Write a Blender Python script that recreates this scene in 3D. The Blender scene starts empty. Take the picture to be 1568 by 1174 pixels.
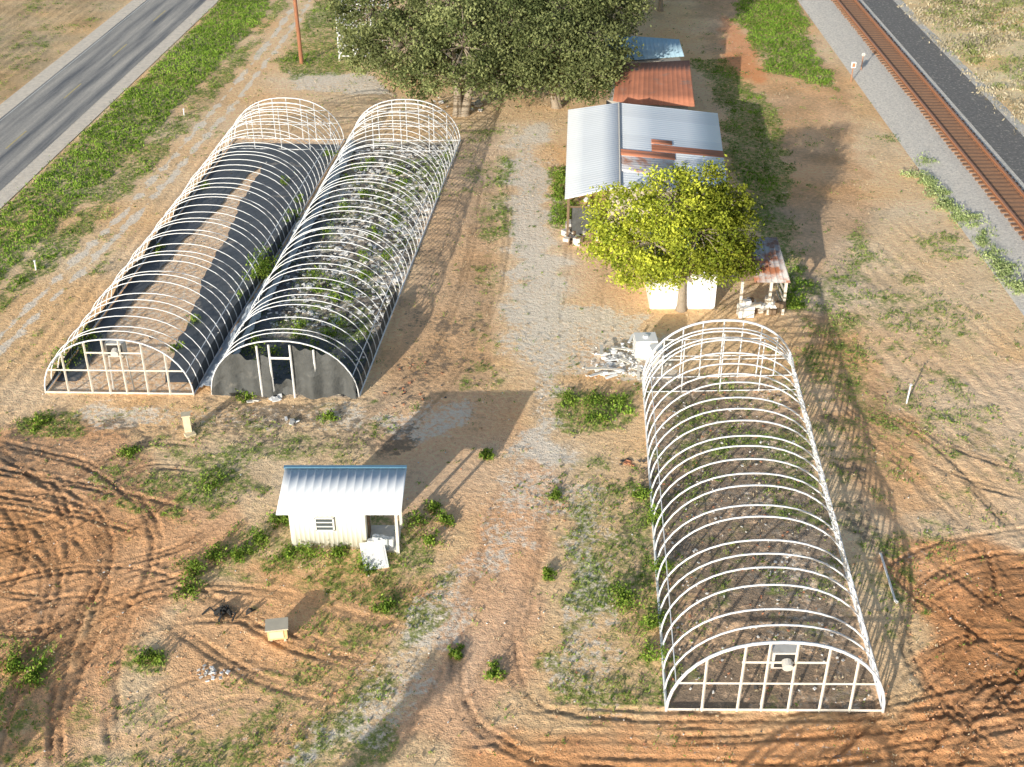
import bpy, math, random, numpy as np
from mathutils import Vector, Euler
rng=np.random.default_rng(7); random.seed(7)
H=28.0;F=1900.0;PITCH=math.atan(1197/1900.0)
cp,sp=math.cos(PITCH),math.sin(PITCH)
# survey: aerial plan coordinate -> metres on the ground (or on a level at height z)
def S(px,py,z=0.0):
    dx=px-784.0;dy=py-587.0
    t=(H-z)/(F*sp+dy*cp)
    return (dx*t,(F*cp-dy*sp)*t)
scene=bpy.context.scene
# ---------------------------------------------------------------- noise
_T=rng.random((256,256))
def vn(x,y,s,seed=0):
    x=np.asarray(x,float)*s+seed*17.3+1000.5; y=np.asarray(y,float)*s+seed*31.7+1000.5
    xi=np.floor(x).astype(np.int64);yi=np.floor(y).astype(np.int64)
    fx=x-xi;fy=y-yi;fx=fx*fx*(3-2*fx);fy=fy*fy*(3-2*fy)
    a=_T[xi%256,yi%256];b=_T[(xi+1)%256,yi%256];c=_T[xi%256,(yi+1)%256];d=_T[(xi+1)%256,(yi+1)%256]
    return (a*(1-fx)+b*fx)*(1-fy)+(c*(1-fx)+d*fx)*fy
def fbm(x,y,s,o=4,seed=0):
    r=0;a=.5;t=0
    for i in range(o):
        r=r+a*vn(x,y,s,seed+i);t+=a;a*=.5;s*=2.03
    return r/t
def sst(v): 
    v=np.clip(v,0,1);return v*v*(3-2*v)
def segd(x,y,P,closed=True):
    d=np.full(x.shape,1e9);n=len(P)
    for i in range(n if closed else n-1):
        ax,ay=P[i];bx,by=P[(i+1)%n];vx,vy=bx-ax,by-ay
        t=np.clip(((x-ax)*vx+(y-ay)*vy)/(vx*vx+vy*vy+1e-9),0,1)
        d=np.minimum(d,np.hypot(x-ax-t*vx,y-ay-t*vy))
    return d
def pmask(X,Y,pts,feather=.8,wob=.6):
    P=np.array([S(*p) for p in pts])
    out=np.zeros(X.shape);m=feather+wob
    idx=np.where((X>P[:,0].min()-m)&(X<P[:,0].max()+m)&(Y>P[:,1].min()-m)&(Y<P[:,1].max()+m))[0]
    if len(idx)==0:return out
    x=X[idx];y=Y[idx];ins=np.zeros(x.shape,bool);n=len(P)
    for i in range(n):
        x1,y1=P[i];x2,y2=P[(i+1)%n]
        if y1==y2: continue
        c=((y1>y)!=(y2>y))&(x<(x2-x1)*(y-y1)/(y2-y1)+x1);ins^=c
    d=segd(x,y,P);sd=np.where(ins,d,-d)+wob*2.4*(fbm(x,y,.9,4,3)-.5)
    out[idx]=sst(sd/feather+.5);return out
# ---------------------------------------------------------------- ground zones
RX=lambda Y:-24.4-.0856*(104.2-Y)
LX=lambda Y:-31.2-.0856*(104.2-Y)
GH1=[(70,602),(297,605),(360,212),(527,215)]   # nearL nearR farL farR
GH2=[(325,604),(550,608),(541,216),(705,216)]
GH3=[(1020,1088),(1352,1090),(984,580),(1214,576)]
def ghpoly(g): return [g[0],g[1],g[3],g[2]]
PATH=[(780,190),(845,185),(850,280),(866,400),(885,520),(872,600),(848,640),(885,700),(850,745),(795,700),(800,600),(770,470),(778,330),(772,230)]
SOIL=[ # pts,colour,feather,wob
 ([(-300,560),(-60,620),(70,540),(330,200),(430,110),(700,190),(330,620),(60,640),(-20,720),(-300,800)],(.52,.405,.275),1.2,.8),
 ([(-300,700),(60,640),(200,660),(260,760),(210,900),(120,1000),(60,1100),(-300,1174)],(.40,.26,.16),1.2,1.0),
 ([(200,760),(380,770),(370,830),(280,900),(200,1000),(120,1174),(0,1174),(100,1000),(180,850)],(.52,.33,.195),1.2,1.0),
 ([(300,900),(450,850),(640,860),(680,900),(560,1060),(420,1174),(200,1174),(240,1000)],(.60,.39,.225),1.2,1.0),
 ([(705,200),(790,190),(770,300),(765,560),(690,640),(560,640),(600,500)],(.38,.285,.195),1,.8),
 ([(860,330),(1000,420),(1000,490),(960,560),(880,560),(850,400)],(.62,.46,.30),1,.8),
 ([(1210,420),(1300,330),(1568,560),(1800,700),(1800,950),(1420,860),(1340,820),(1240,600)],(.50,.40,.29),1.2,.8),
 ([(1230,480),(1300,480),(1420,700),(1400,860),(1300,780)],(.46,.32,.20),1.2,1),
 ([(1240,210),(1330,180),(1470,300),(1568,430),(1500,560),(1300,400)],(.49,.40,.28),1.2,.8),
 ([(1340,830),(1500,830),(1800,900),(1800,1500),(1000,1500),(740,1250),(700,1130),(1010,1110),(1380,1110),(1440,1000)],(.50,.29,.155),1.0,.8),
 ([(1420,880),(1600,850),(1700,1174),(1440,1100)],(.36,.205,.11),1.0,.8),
 (PATH,(.70,.59,.45),1.8,.9),
 ([(800,680),(860,720),(850,800),(840,900),(800,1050),(740,1130),(600,1130),(660,1000),(700,850),(740,760)],(.68,.46,.30),1.0,.8),
 ([(560,660),(700,600),(800,600),(830,700),(760,760),(620,900),(600,760)],(.50,.365,.245),1,.8),
 (ghpoly(GH3),(.40,.31,.23),.4,.2),
 (ghpoly(GH2),(.34,.32,.30),.5,.2),
 (ghpoly(GH1),(.68,.52,.37),.4,.2),
 ([(410,120),(560,112),(620,150),(700,190),(560,200),(430,150)],(.66,.54,.39),1,.8),
 ([(1050,-80),(1180,-80),(1300,150),(1340,330),(1240,430),(1130,300),(1100,150)],(.40,.29,.19),1.5,1),
 ([(1100,20),(1160,60),(1170,130),(1110,110)],(.52,.28,.16),1,.8),
]
GREEN=[
 ([(-400,760),(-400,650),(0,322),(160,172),(335,2),(380,-60),(520,-150),(560,-150),(430,-30),(400,35),(250,190),(110,330),(0,432)],1.0,1,.5),
 ([(-400,780),(0,440),(110,330),(250,190),(400,35),(430,-30),(480,-40),(440,10),(330,160),(200,300),(0,485),(-400,830)],.74,1.2,.8),
 ([(-100,640),(0,555),(160,390),(330,200),(350,170),(340,200),(180,385),(0,590)],.52,.8,.5),
 ([(425,80),(500,-30),(560,0),(560,112),(430,125)],.74,1.5,1),
 ([(1130,-60),(1200,-60),(1240,60),(1285,140),(1230,125),(1170,105),(1125,30)],1.1,1,.8),
 ([(1060,90),(1110,90),(1200,170),(1215,300),(1235,440),(1180,400),(1120,300),(1100,170)],.78,1.5,.8),
 ([(20,640),(130,610),(130,665),(30,672)],.74,.8,.9),
 ([(150,690),(250,665),(400,715),(370,785),(250,800),(170,760)],.70,1.3,1.3),
 ([(390,790),(440,770),(640,770),(690,850),(640,960),(430,940),(270,905),(300,850)],.66,1.3,1.3),
 ([(420,840),(640,840),(650,870),(400,875)],.82,.8,.9),
 ([(0,985),(80,975),(95,1060),(0,1080)],.78,.8,.9),
 ([(180,980),(260,985),(270,1045),(170,1040)],.70,.8,.8),
 ([(60,1060),(250,1040),(600,1000),(600,1200),(0,1200),(0,1100)],.62,1.5,1),
 ([(440,960),(700,850),(720,900),(600,1060),(440,1060)],.62,1,.8),
 ([(848,600),(985,588),(990,655),(855,665)],.74,.8,.8),
 ([(850,680),(960,700),(1005,900),(1000,1080),(830,1110),(840,850)],.60,1.3,1),
 ([(960,730),(1000,760),(1015,1080),(985,1080)],.72,.6,.6),
 ([(752,235),(782,235),(785,360),(765,370)],.68,.6,.5),
 ([(838,255),(868,255),(900,330),(905,350),(845,350)],.9,.6,.3),
 ([(700,200),(770,200),(775,600),(690,600),(730,400)],.50,1,.8),
 ([(1190,420),(1240,430),(1240,475),(1200,475)],.85,.6,.4),
 ([(1230,430),(1310,330),(1568,560),(1700,760),(1450,860),(1300,800),(1230,560)],.49,2,1.5),
 ([(1400,360),(1460,350),(1500,400),(1420,400)],.62,1,.8),
 ([(1220,560),(1300,700),(1400,860),(1440,1000),(1380,1080),(1350,1060),(1240,640)],.52,1,1),
 ([(1340,200),(1400,240),(1568,440),(1800,700),(1800,600),(1568,380),(1400,190)],.6,1,.8),
 ([(130,620),(600,610),(560,720),(200,700)],.52,1,.8),
 (ghpoly(GH2),.50,.3,.1),(ghpoly(GH3),.48,.3,.1),
 ([(1400,-100),(1700,-100),(1900,300),(1568,140)],.42,2,2),
 ([(-400,-200),(215,-200),(180,0),(0,145),(-400,470)],.38,.8,.4),
]
PALE=[
 (PATH,.74,2.0,1.2),
 ([(770,440),(1000,480),(990,560),(860,590),(770,560)],.64,1.5,1),
 ([(850,740),(940,760),(960,1100),(840,1110),(850,900)],.56,1,1),
 ([(600,950),(700,850),(750,880),(690,1010),(620,1120),(480,1174),(450,1174)],.58,1,1),
 ([(790,690),(860,720),(850,800),(740,900),(700,860),(740,760)],.54,1,1),
 ([(570,640),(720,610),(740,650),(640,680)],.55,1,.8),
 ([(60,615),(550,612),(560,660),(150,660)],.52,.8,.6),
 (ghpoly(GH2),.68,.3,.2),(ghpoly(GH3),.46,.3,.2),
 ([(430,110),(560,110),(620,150),(440,140)],.66,1,.6),
 ([(900,500),(1030,510),(1040,590),(900,580)],.7,.8,.5),
]
DARK=[
 (ghpoly(GH2),.58,.3,.2),(ghpoly(GH3),.60,.3,.2),
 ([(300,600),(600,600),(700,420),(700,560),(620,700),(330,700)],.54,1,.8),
 ([(150,640),(600,640),(560,700),(200,690)],.56,1,.8),
 ([(940,720),(1010,720),(1010,1080),(960,1080)],.48,1,.6),
 ([(0,640),(200,640),(300,680),(260,760),(0,740)],.52,1,.8),
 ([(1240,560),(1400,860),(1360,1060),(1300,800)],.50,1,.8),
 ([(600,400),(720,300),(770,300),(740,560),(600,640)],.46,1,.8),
]
CREAM=np.array([.52,.40,.26]);SK=np.array([2.02,1.78,1.54])
def zones(X,Y):
    n=len(X);soil=np.tile(CREAM,(n,1))
    b=fbm(X,Y,.12,4,9)[:,None]
    soil=soil*(.8+.4*b)
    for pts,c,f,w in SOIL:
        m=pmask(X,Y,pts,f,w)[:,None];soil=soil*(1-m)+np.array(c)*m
    far=sst((np.abs(X)-38)/8)[:,None];soil=soil*(1-far)+np.array((.38,.31,.19))*far
    fl=sst((LX(Y)+.2-X)/1.0)[:,None];soil=soil*(1-fl)+np.array((.34,.275,.18))*fl
    br=sst((X-31.5)/1.5)[:,None];soil=soil*(1-br)+np.array((.46,.40,.27))*br
    soil=soil*(.64+.74*fbm(X,Y,.5,6,21))[:,None]
    hue=(fbm(X,Y,.22,4,33)-.5)[:,None];soil=soil*(1+hue*np.array([.15,-.15,-.55]))
    soil=soil*SK
    soil=soil*np.minimum(1,.97/soil.max(axis=1))[:,None]
    def acc(L,base=0):
        r=np.full(n,base,float)
        for pts,v,f,w in L:
            m=pmask(X,Y,pts,f,w);r=np.maximum(r,m*v)
        return r
    g=acc(GREEN,.22);g=np.where((np.abs(X)>44)&(X>0),.5,g)
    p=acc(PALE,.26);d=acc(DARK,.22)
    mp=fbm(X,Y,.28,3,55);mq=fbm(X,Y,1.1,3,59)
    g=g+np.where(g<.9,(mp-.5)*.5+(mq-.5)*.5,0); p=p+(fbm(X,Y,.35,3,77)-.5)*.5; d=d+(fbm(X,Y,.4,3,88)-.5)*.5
    for L in ([(-120,640),(0,515),(60,455),(200,315),(330,165),(400,80),(450,10),(480,-60)],[(-120,670),(0,535),(90,450),(215,325),(345,175),(420,80),(470,10),(505,-60)]):
        P=[S(*q) for q in L];dd=segd(X,Y,P,False)+.5*(vn(X,Y,1.5,5)-.5)
        m=sst((.42-dd)/.4);p=np.maximum(p,m*.8);g=g*(1-m)
    rd=((X>LX(Y)-.6)&(X<RX(Y)+.2));g=np.where(rd,0,g)
    rl=((X>23.6)&(X<31.5));g=np.where(rl,0.05,g)
    h1=pmask(X,Y,ghpoly(GH1),.3,.1);g=g*(1-h1);d=d*(1-h1);p=p*(1-h1)+.55*h1
    return soil,np.clip(g,0,1.2),np.clip(p,0,1),np.clip(d,0,1)
RUTS=[ # pts, strength, half track
 ([(-40,735),(60,752),(150,770),(260,800)],1,.8),
 ([(-40,880),(80,850),(180,800),(245,740)],1,.8),
 ([(-20,1010),(90,930),(200,880),(290,860),(380,800)],1,.8),
 ([(130,1174),(125,1060),(150,950),(210,860),(190,780),(100,720),(-40,690)],1.1,.8),
 ([(-40,960),(60,900),(80,820),(40,750),(-40,700)],1.1,.8),
 ([(-40,800),(40,810),(120,860),(90,950),(-40,930)],1,.8),
 ([(-40,770),(60,790),(140,740),(220,690),(320,700)],1,.8),
 ([(30,1174),(60,1060),(110,960),(130,860),(90,780),(-40,770)],1,.8),
 ([(-40,930),(100,890),(230,900),(330,960),(420,1020),(560,1050)],.9,.8),
 ([(-40,1090),(60,1010),(150,940),(200,900),(280,880)],.9,.8),
 ([(60,1040),(170,960),(240,930),(340,920),(450,935),(520,970),(620,985)],.9,.75),
 ([(200,1100),(300,1060),(380,1040),(450,1060)],.7,.75),
 ([(740,960),(745,1070),(800,1120),(900,1140),(1100,1150),(1300,1125),(1480,1085),(1650,1050)],1,.9),
 ([(700,1174),(900,1165),(1150,1172),(1400,1150),(1650,1100)],1.1,.9),
 ([(800,1130),(1000,1128),(1250,1140),(1450,1120),(1650,1130)],1.0,.9),
 ([(1650,870),(1500,880),(1430,930),(1430,1010),(1500,1080),(1600,1174)],1.6,.9),
 ([(1650,1000),(1560,985),(1480,930),(1400,870),(1340,780)],1.3,.9),
 ([(1650,1010),(1500,1000),(1420,1050),(1380,1120),(1300,1200)],1.5,.9),
 ([(1380,900),(1450,860),(1560,840),(1700,830)],1.3,.9),
 ([(1400,1174),(1450,1080),(1540,990),(1570,900),(1540,830)],1.5,.9),
 ([(1300,600),(1350,640),(1440,700),(1560,740),(1700,760)],.9,.9),
 ([(1320,640),(1400,690),(1500,800),(1600,900)],.9,.9),
 ([(760,260),(750,400),(700,540),(600,640),(480,760)],.6,.9),
 ([(905,330),(890,460),(870,600),(800,760),(760,960),(660,1174)],.5,.9),
 ([(850,700),(780,860),(720,1000),(560,1174)],.5,.9),
 ([(430,140),(560,160),(700,200),(800,260)],.5,.9),
]
def height(X,Y):
    z=.05*(fbm(X,Y,.25,3,11)-.5)+.022*(fbm(X,Y,1.3,3,12)-.5)+.03*(fbm(X,Y,3.5,3,14)-.5)
    rt=np.zeros(X.shape)
    for L,st,hw in RUTS:
        P=np.array([S(*q) for q in L])
        for _ in range(2):
            Q=[P[0]]
            for a,b in zip(P[:-1],P[1:]): Q+=[a*.75+b*.25,a*.25+b*.75]
            Q.append(P[-1]);P=np.array(Q)
        idx=np.where((X>P[:,0].min()-2)&(X<P[:,0].max()+2)&(Y>P[:,1].min()-2)&(Y<P[:,1].max()+2))[0]
        if len(idx)==0: continue
        x=X[idx];y=Y[idx];d=segd(x,y,P,False)
        cap=np.ones(x.shape)
        for A_,B_ in ((P[0],P[1]),(P[-1],P[-2])):
            v=(B_-A_)/np.hypot(*(B_-A_));s_=(x-A_[0])*v[0]+(y-A_[1])*v[1];near=np.hypot(x-A_[0],y-A_[1])<2.2
            cap=np.where(near,cap*np.clip(s_/.8,0,1),cap)
        wob=.20*(fbm(x,y,.6,3,4+len(L))-.5)
        for sd_ in (-.12,.12):
            e=(d-hw+wob+sd_)
            fade=(.35+1.0*sst(fbm(x,y,.45,3,41+len(L)+(1 if sd_>0 else 0))*2.4-.7))*cap
            ph=np.sin((x*1.0+y*.85)*2*math.pi/.36+np.abs(e)*22)
            r=np.exp(-(e/.09)**2)*fade;berm=np.exp(-((np.abs(e)-.18)/.06)**2)*fade
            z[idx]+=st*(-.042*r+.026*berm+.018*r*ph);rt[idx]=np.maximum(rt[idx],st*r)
    a,b=np.array(S(70,602)),np.array(S(360,212));dr=(b-a)/np.hypot(*(b-a));nr=np.array([-dr[1],dr[0]])
    m=pmask(X,Y,[(-60,660),(-60,600),(0,560),(170,390),(340,205),(362,205),(60,602),(0,690)],1,.4)
    u=X*nr[0]+Y*nr[1];z+=m*.03*np.sin(u*2*math.pi/.75+2*vn(X,Y,.3,2))*(.3+vn(X,Y,.4,6))
    m=pmask(X,Y,[(1240,480),(1310,330),(1400,330),(1700,700),(1700,900),(1440,840),(1260,600)],1,.6)
    z+=m*.022*np.sin((X+.2*Y)*2*math.pi/.7+3*vn(X,Y,.3,2))*vn(X,Y,.5,6)
    m=pmask(X,Y,[(1400,850),(1700,820),(1800,1300),(1300,1300),(1420,1060)],1,.6)
    z+=m*.12*(fbm(X,Y,1.6,5,71)-.5)
    fl=sst((LX(Y)-1-X)/1.0);z+=fl*.05*np.sin((X-.0856*Y)*2*math.pi/.9)*(.3+vn(X,Y,.2,6))
    k=1-np.clip(sst((X-(LX(Y)-.5))/.4)*sst((RX(Y)+.3-X)/.4),0,1)
    k2=1-sst((X-23.5)/.6)*sst((32-X)/.6)
    z=z*k*k2-.03*(1-k)
    far=np.clip((np.hypot(X,Y-60)-90)/100,0,1);z*=(1-far)
    return z,rt
def link(o,parent=None):
    scene.collection.objects.link(o)
    if parent: o.parent=parent
    return o
def fastmesh(name,V,Q,mats,cols=None,parent=None,smooth=False):
    me=bpy.data.meshes.new(name);k=Q.shape[1]
    me.vertices.add(len(V));me.vertices.foreach_set('co',np.ascontiguousarray(V,dtype=np.float32).ravel())
    me.loops.add(Q.size);me.loops.foreach_set('vertex_index',np.ascontiguousarray(Q,dtype=np.int32).ravel())
    me.polygons.add(len(Q));me.polygons.foreach_set('loop_start',np.arange(0,Q.size,k,dtype=np.int32))
    me.polygons.foreach_set('loop_total',np.full(len(Q),k,dtype=np.int32))
    me.update(calc_edges=True)
    if smooth: me.polygons.foreach_set('use_smooth',np.ones(len(Q),bool))
    if cols:
        for an,c in cols.items():
            at=me.color_attributes.new(an,'FLOAT_COLOR','POINT')
            cc=np.ones((len(V),4),np.float32);cc[:,:3]=c;at.data.foreach_set('color',cc.ravel())
    for m in (mats if isinstance(mats,list) else [mats]): me.materials.append(m)
    me.validate()
    o=bpy.data.objects.new(name,me);return link(o,parent)
# ---------------------------------------------------------------- materials
def newmat(name):
    m=bpy.data.materials.new(name);m.use_nodes=True;nt=m.node_tree
    return m,nt,nt.nodes['Principled BSDF']
def N(nt,t): return nt.nodes.new(t)
def noise(nt,scale,detail=4,vec=None,rough=.55):
    n=N(nt,'ShaderNodeTexNoise');n.inputs['Scale'].default_value=scale;n.inputs['Detail'].default_value=detail;n.inputs['Roughness'].default_value=rough
    if vec: nt.links.new(vec,n.inputs['Vector'])
    return n.outputs['Fac']
def math_(nt,op,a,b=None,c=None,clamp=False):
    n=N(nt,'ShaderNodeMath');n.operation=op;n.use_clamp=clamp
    for i,v in enumerate((a,b,c)):
        if v is None: continue
        if isinstance(v,(int,float)): n.inputs[i].default_value=v
        else: nt.links.new(v,n.inputs[i])
    return n.outputs[0]
def mix(nt,f,a,b,mode='MIX'):
    n=N(nt,'ShaderNodeMix');n.data_type='RGBA';n.blend_type=mode
    for i,v in ((0,f),(6,a),(7,b)):
        if isinstance(v,(int,float)): n.inputs[i].default_value=v
        elif isinstance(v,tuple): n.inputs[i].default_value=(*v,1)[:4]
        else: nt.links.new(v,n.inputs[i])
    return n.outputs[2]
def simple(name,col,rough=.7,var=.25,scale=4,bump=0,bscale=20,metal=0,attr=None,stretch=None,col2=None,thr=None):
    m,nt,b=newmat(name);L=nt.links
    geo=N(nt,'ShaderNodeNewGeometry');pos=geo.outputs['Position']
    if stretch:
        mp=N(nt,'ShaderNodeMapping');mp.inputs['Scale'].default_value=stretch;L.new(pos,mp.inputs['Vector']);vec=mp.outputs[0]
    else: vec=pos
    c=tuple(col)
    if attr:
        a=N(nt,'ShaderNodeAttribute');a.attribute_name=attr;c=mix(nt,1.0,a.outputs['Color'],tuple(col),'MULTIPLY')
    if col2:
        f=math_(nt,'MULTIPLY_ADD',noise(nt,scale*.7,5,vec,.65),8,-8*(thr or .55),True);c=mix(nt,f,c,tuple(col2))
    k=math_(nt,'MULTIPLY_ADD',noise(nt,scale,4,vec,.6),var*2,1-var)
    cx=N(nt,'ShaderNodeCombineColor');[L.new(k,cx.inputs[i]) for i in range(3)]
    c=mix(nt,1.0,c,cx.outputs[0],'MULTIPLY')
    L.new(c,b.inputs['Base Color']);b.inputs['Roughness'].default_value=rough;b.inputs['Metallic'].default_value=metal
    if bump:
        bn=N(nt,'ShaderNodeBump');bn.inputs['Strength'].default_value=1;bn.inputs['Distance'].default_value=bump
        L.new(noise(nt,bscale,3,vec),bn.inputs['Height']);L.new(bn.outputs[0],b.inputs['Normal'])
    return m
def leafmat(name):
    m=bpy.data.materials.new(name);m.use_nodes=True;nt=m.node_tree;nt.nodes.clear()
    a=N(nt,'ShaderNodeAttribute');a.attribute_name='col'
    d=N(nt,'ShaderNodeBsdfDiffuse');t=N(nt,'ShaderNodeBsdfTranslucent');mx=N(nt,'ShaderNodeMixShader');mx.inputs[0].default_value=.25
    o=N(nt,'ShaderNodeOutputMaterial');L=nt.links
    L.new(a.outputs['Color'],d.inputs['Color']);L.new(a.outputs['Color'],t.inputs['Color'])
    L.new(d.outputs[0],mx.inputs[1]);L.new(t.outputs[0],mx.inputs[2]);L.new(mx.outputs[0],o.inputs['Surface']);return m
LEAF=leafmat('leaf')
WHITE=simple('galvanized_pipe',(.84,.86,.88),.4,.22,2.5)
WHITEP=simple('white_paint',(.90,.90,.89),.6,.08,3)
WOOD=simple('weathered_wood',(.76,.71,.62),.8,.3,5)
WOODD=simple('dark_wood',(.20,.14,.09),.85,.3,5)
BARK=simple('bark',(.36,.30,.23),.9,.35,6,.03,25)
BLACK=simple('black_cloth',(.085,.09,.09),.7,.55,1.6,.08,3,col2=(.16,.155,.14),thr=.6)
FABRIC=simple('ground_fabric',(.10,.108,.12),.5,.4,1.2,.03,6,col2=(.46,.38,.30),thr=.60)
PLASTIC=simple('grey_plastic',(.58,.63,.67),.4,.5,2.5,.08,4)
METAL=simple('roof_metal',(.92,.96,.99),.5,.04,.9,attr='col')
RUST=simple('rusty_metal',(.52,.20,.11),.75,.35,1.2,attr='col',col2=(.36,.24,.19),thr=.58)
CONC=simple('concrete',(.62,.60,.56),.8,.2,6)
STEEL=simple('rail_steel',(.46,.22,.12),.5,.2,2)
ALLW=simple('cream_siding',(.82,.81,.72),.55,.06,2,attr='col')
DARKM=simple('dark_interior',(.03,.03,.03),.9,.2,3)
GLASS=simple('window_glass',(.08,.10,.11),.15,.1,3)
BLUE=simple('blue_metal',(.15,.32,.46),.5,.15,2)
def groundmat():
    m,nt,b=newmat('ground_soil');L=nt.links
    pos=N(nt,'ShaderNodeNewGeometry').outputs['Position']
    A=N(nt,'ShaderNodeAttribute');A.attribute_name='soil';M=N(nt,'ShaderNodeAttribute');M.attribute_name='mask'
    sx=N(nt,'ShaderNodeSeparateColor');L.new(M.outputs['Color'],sx.inputs[0])
    n1=noise(nt,2.6,5,pos,.7);n2=noise(nt,4.3,5,pos,.72);n3=noise(nt,4.5,5,pos,.7);n4=noise(nt,1.1,6,pos,.68);nf=noise(nt,20,3,pos,.7)
    k=math_(nt,'ADD',math_(nt,'MULTIPLY_ADD',n3,1.3,.05),math_(nt,'MULTIPLY_ADD',nf,.8,-.03))
    cx=N(nt,'ShaderNodeCombineColor');[L.new(k,cx.inputs[i]) for i in range(3)]
    c=mix(nt,1.0,A.outputs['Color'],cx.outputs[0],'MULTIPLY')
    pf=math_(nt,'MULTIPLY',math_(nt,'SUBTRACT',math_(nt,'MULTIPLY_ADD',sx.outputs[1],.75,.12),n2),7,None,True)
    c=mix(nt,math_(nt,'MULTIPLY',pf,.85),c,mix(nt,n3,(1.0,.82,.62),(1.0,.95,.84)))
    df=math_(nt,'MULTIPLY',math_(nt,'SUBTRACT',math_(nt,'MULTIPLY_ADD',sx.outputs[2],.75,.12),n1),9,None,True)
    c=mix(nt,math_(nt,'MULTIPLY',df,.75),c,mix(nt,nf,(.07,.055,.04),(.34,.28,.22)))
    gf=math_(nt,'MULTIPLY',math_(nt,'SUBTRACT',math_(nt,'MULTIPLY_ADD',sx.outputs[0],.95,.03),n4),5,None,True)
    gf2=math_(nt,'MULTIPLY',gf,math_(nt,'MULTIPLY_ADD',n2,7,-2.8,True))
    c=mix(nt,math_(nt,'MULTIPLY',gf2,.85),c,mix(nt,n3,(.06,.12,.02),(.38,.50,.11)))
    L.new(c,b.inputs['Base Color']);b.inputs['Roughness'].default_value=.95;b.inputs['Specular IOR Level'].default_value=.1
    hh=math_(nt,'ADD',math_(nt,'MULTIPLY',n3,.11),math_(nt,'MULTIPLY',nf,.03))
    bn=N(nt,'ShaderNodeBump');bn.inputs['Strength'].default_value=.85;bn.inputs['Distance'].default_value=1.0
    L.new(hh,bn.inputs['Height']);L.new(bn.outputs[0],b.inputs['Normal']);return m
xs=np.concatenate([[-3000,-1200,-500,-250,-140,-90,-65,-52],np.arange(-46,-24,.25),np.arange(-24,24.01,.1),np.arange(24.2,46.1,.25),[52,65,90,140,250,500,1200,3000]])
ys=np.concatenate([[-2000,-600,-200,-80,-30,0,12],np.arange(18,48,.085),np.arange(48,112,.24),[118,126,140,170,220,320,600,1400,4000]])
XX,YY=np.meshgrid(xs,ys);X=XX.ravel();Y=YY.ravel()
soil,g_,p_,d_=zones(X,Y);Z,rt=height(X,Y)
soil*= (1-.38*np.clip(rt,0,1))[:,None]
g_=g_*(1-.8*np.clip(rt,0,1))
nx=len(xs);ny=len(ys);I=np.arange(nx*ny).reshape(ny,nx)
Q=np.stack([I[:-1,:-1],I[:-1,1:],I[1:,1:],I[1:,:-1]],-1).reshape(-1,4)
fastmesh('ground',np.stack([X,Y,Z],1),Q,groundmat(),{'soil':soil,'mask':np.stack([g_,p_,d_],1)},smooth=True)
# ---------------------------------------------------------------- mesh builder
class MB:
    def __init__(s): s.v=[];s.f=[];s.m=[]
    def box(s,c,d,rz=0,mi=0,rx=0,ry=0,jit=0):
        R=Euler((rx,ry,rz)).to_matrix();b=len(s.v)
        for k in ((-1,-1,-1),(1,-1,-1),(1,1,-1),(-1,1,-1),(-1,-1,1),(1,-1,1),(1,1,1),(-1,1,1)):
            q=[k[i]*d[i]/2*(1-jit*random.random()) for i in range(3)]
            p=R@Vector(q);s.v.append((c[0]+p.x,c[1]+p.y,c[2]+p.z))
        for f in ((0,3,2,1),(4,5,6,7),(0,1,5,4),(1,2,6,5),(2,3,7,6),(3,0,4,7)): s.f.append(tuple(b+i for i in f));s.m.append(mi)
    def tube(s,pts,r,n=6,mi=0,cap=True):
        pts=[Vector(p) for p in pts];rs=r if isinstance(r,(list,tuple)) else [r]*len(pts);b=len(s.v);up=None
        for i,p in enumerate(pts):
            d=(pts[min(i+1,len(pts)-1)]-pts[max(i-1,0)]).normalized()
            if up is None: up=Vector((0,0,1)) if abs(d.z)<.9 else Vector((1,0,0))
            a=d.cross(up).normalized();c=a.cross(d).normalized();up=c
            for j in range(n):
                t=2*math.pi*j/n;q=p+(a*math.cos(t)+c*math.sin(t))*rs[i];s.v.append(tuple(q))
        for i in range(len(pts)-1):
            for j in range(n): s.f.append((b+i*n+j,b+i*n+(j+1)%n,b+(i+1)*n+(j+1)%n,b+(i+1)*n+j));s.m.append(mi)
        if cap: s.f.append(tuple(b+j for j in range(n))[::-1]);s.f.append(tuple(b+(len(pts)-1)*n+j for j in range(n)));s.m+=[mi,mi]
    def beam(s,p0,p1,w,mi=0): s.tube([p0,p1],w*.7,4,mi)
    def quad(s,a,b,c,d,mi=0):
        k=len(s.v);s.v+=[tuple(a),tuple(b),tuple(c),tuple(d)];s.f.append((k,k+1,k+2,k+3));s.m.append(mi)
    def obj(s,name,mats,parent=None,smooth=False):
        me=bpy.data.meshes.new(name);me.from_pydata(s.v,[],s.f)
        for m in mats: me.materials.append(m)
        me.polygons.foreach_set('material_index',s.m)
        if smooth: me.polygons.foreach_set('use_smooth',[True]*len(s.f))
        me.update();return link(bpy.data.objects.new(name,me),parent)
def empty(name,loc=(0,0,0)):
    e=bpy.data.objects.new(name,None);return link(e)
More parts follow.
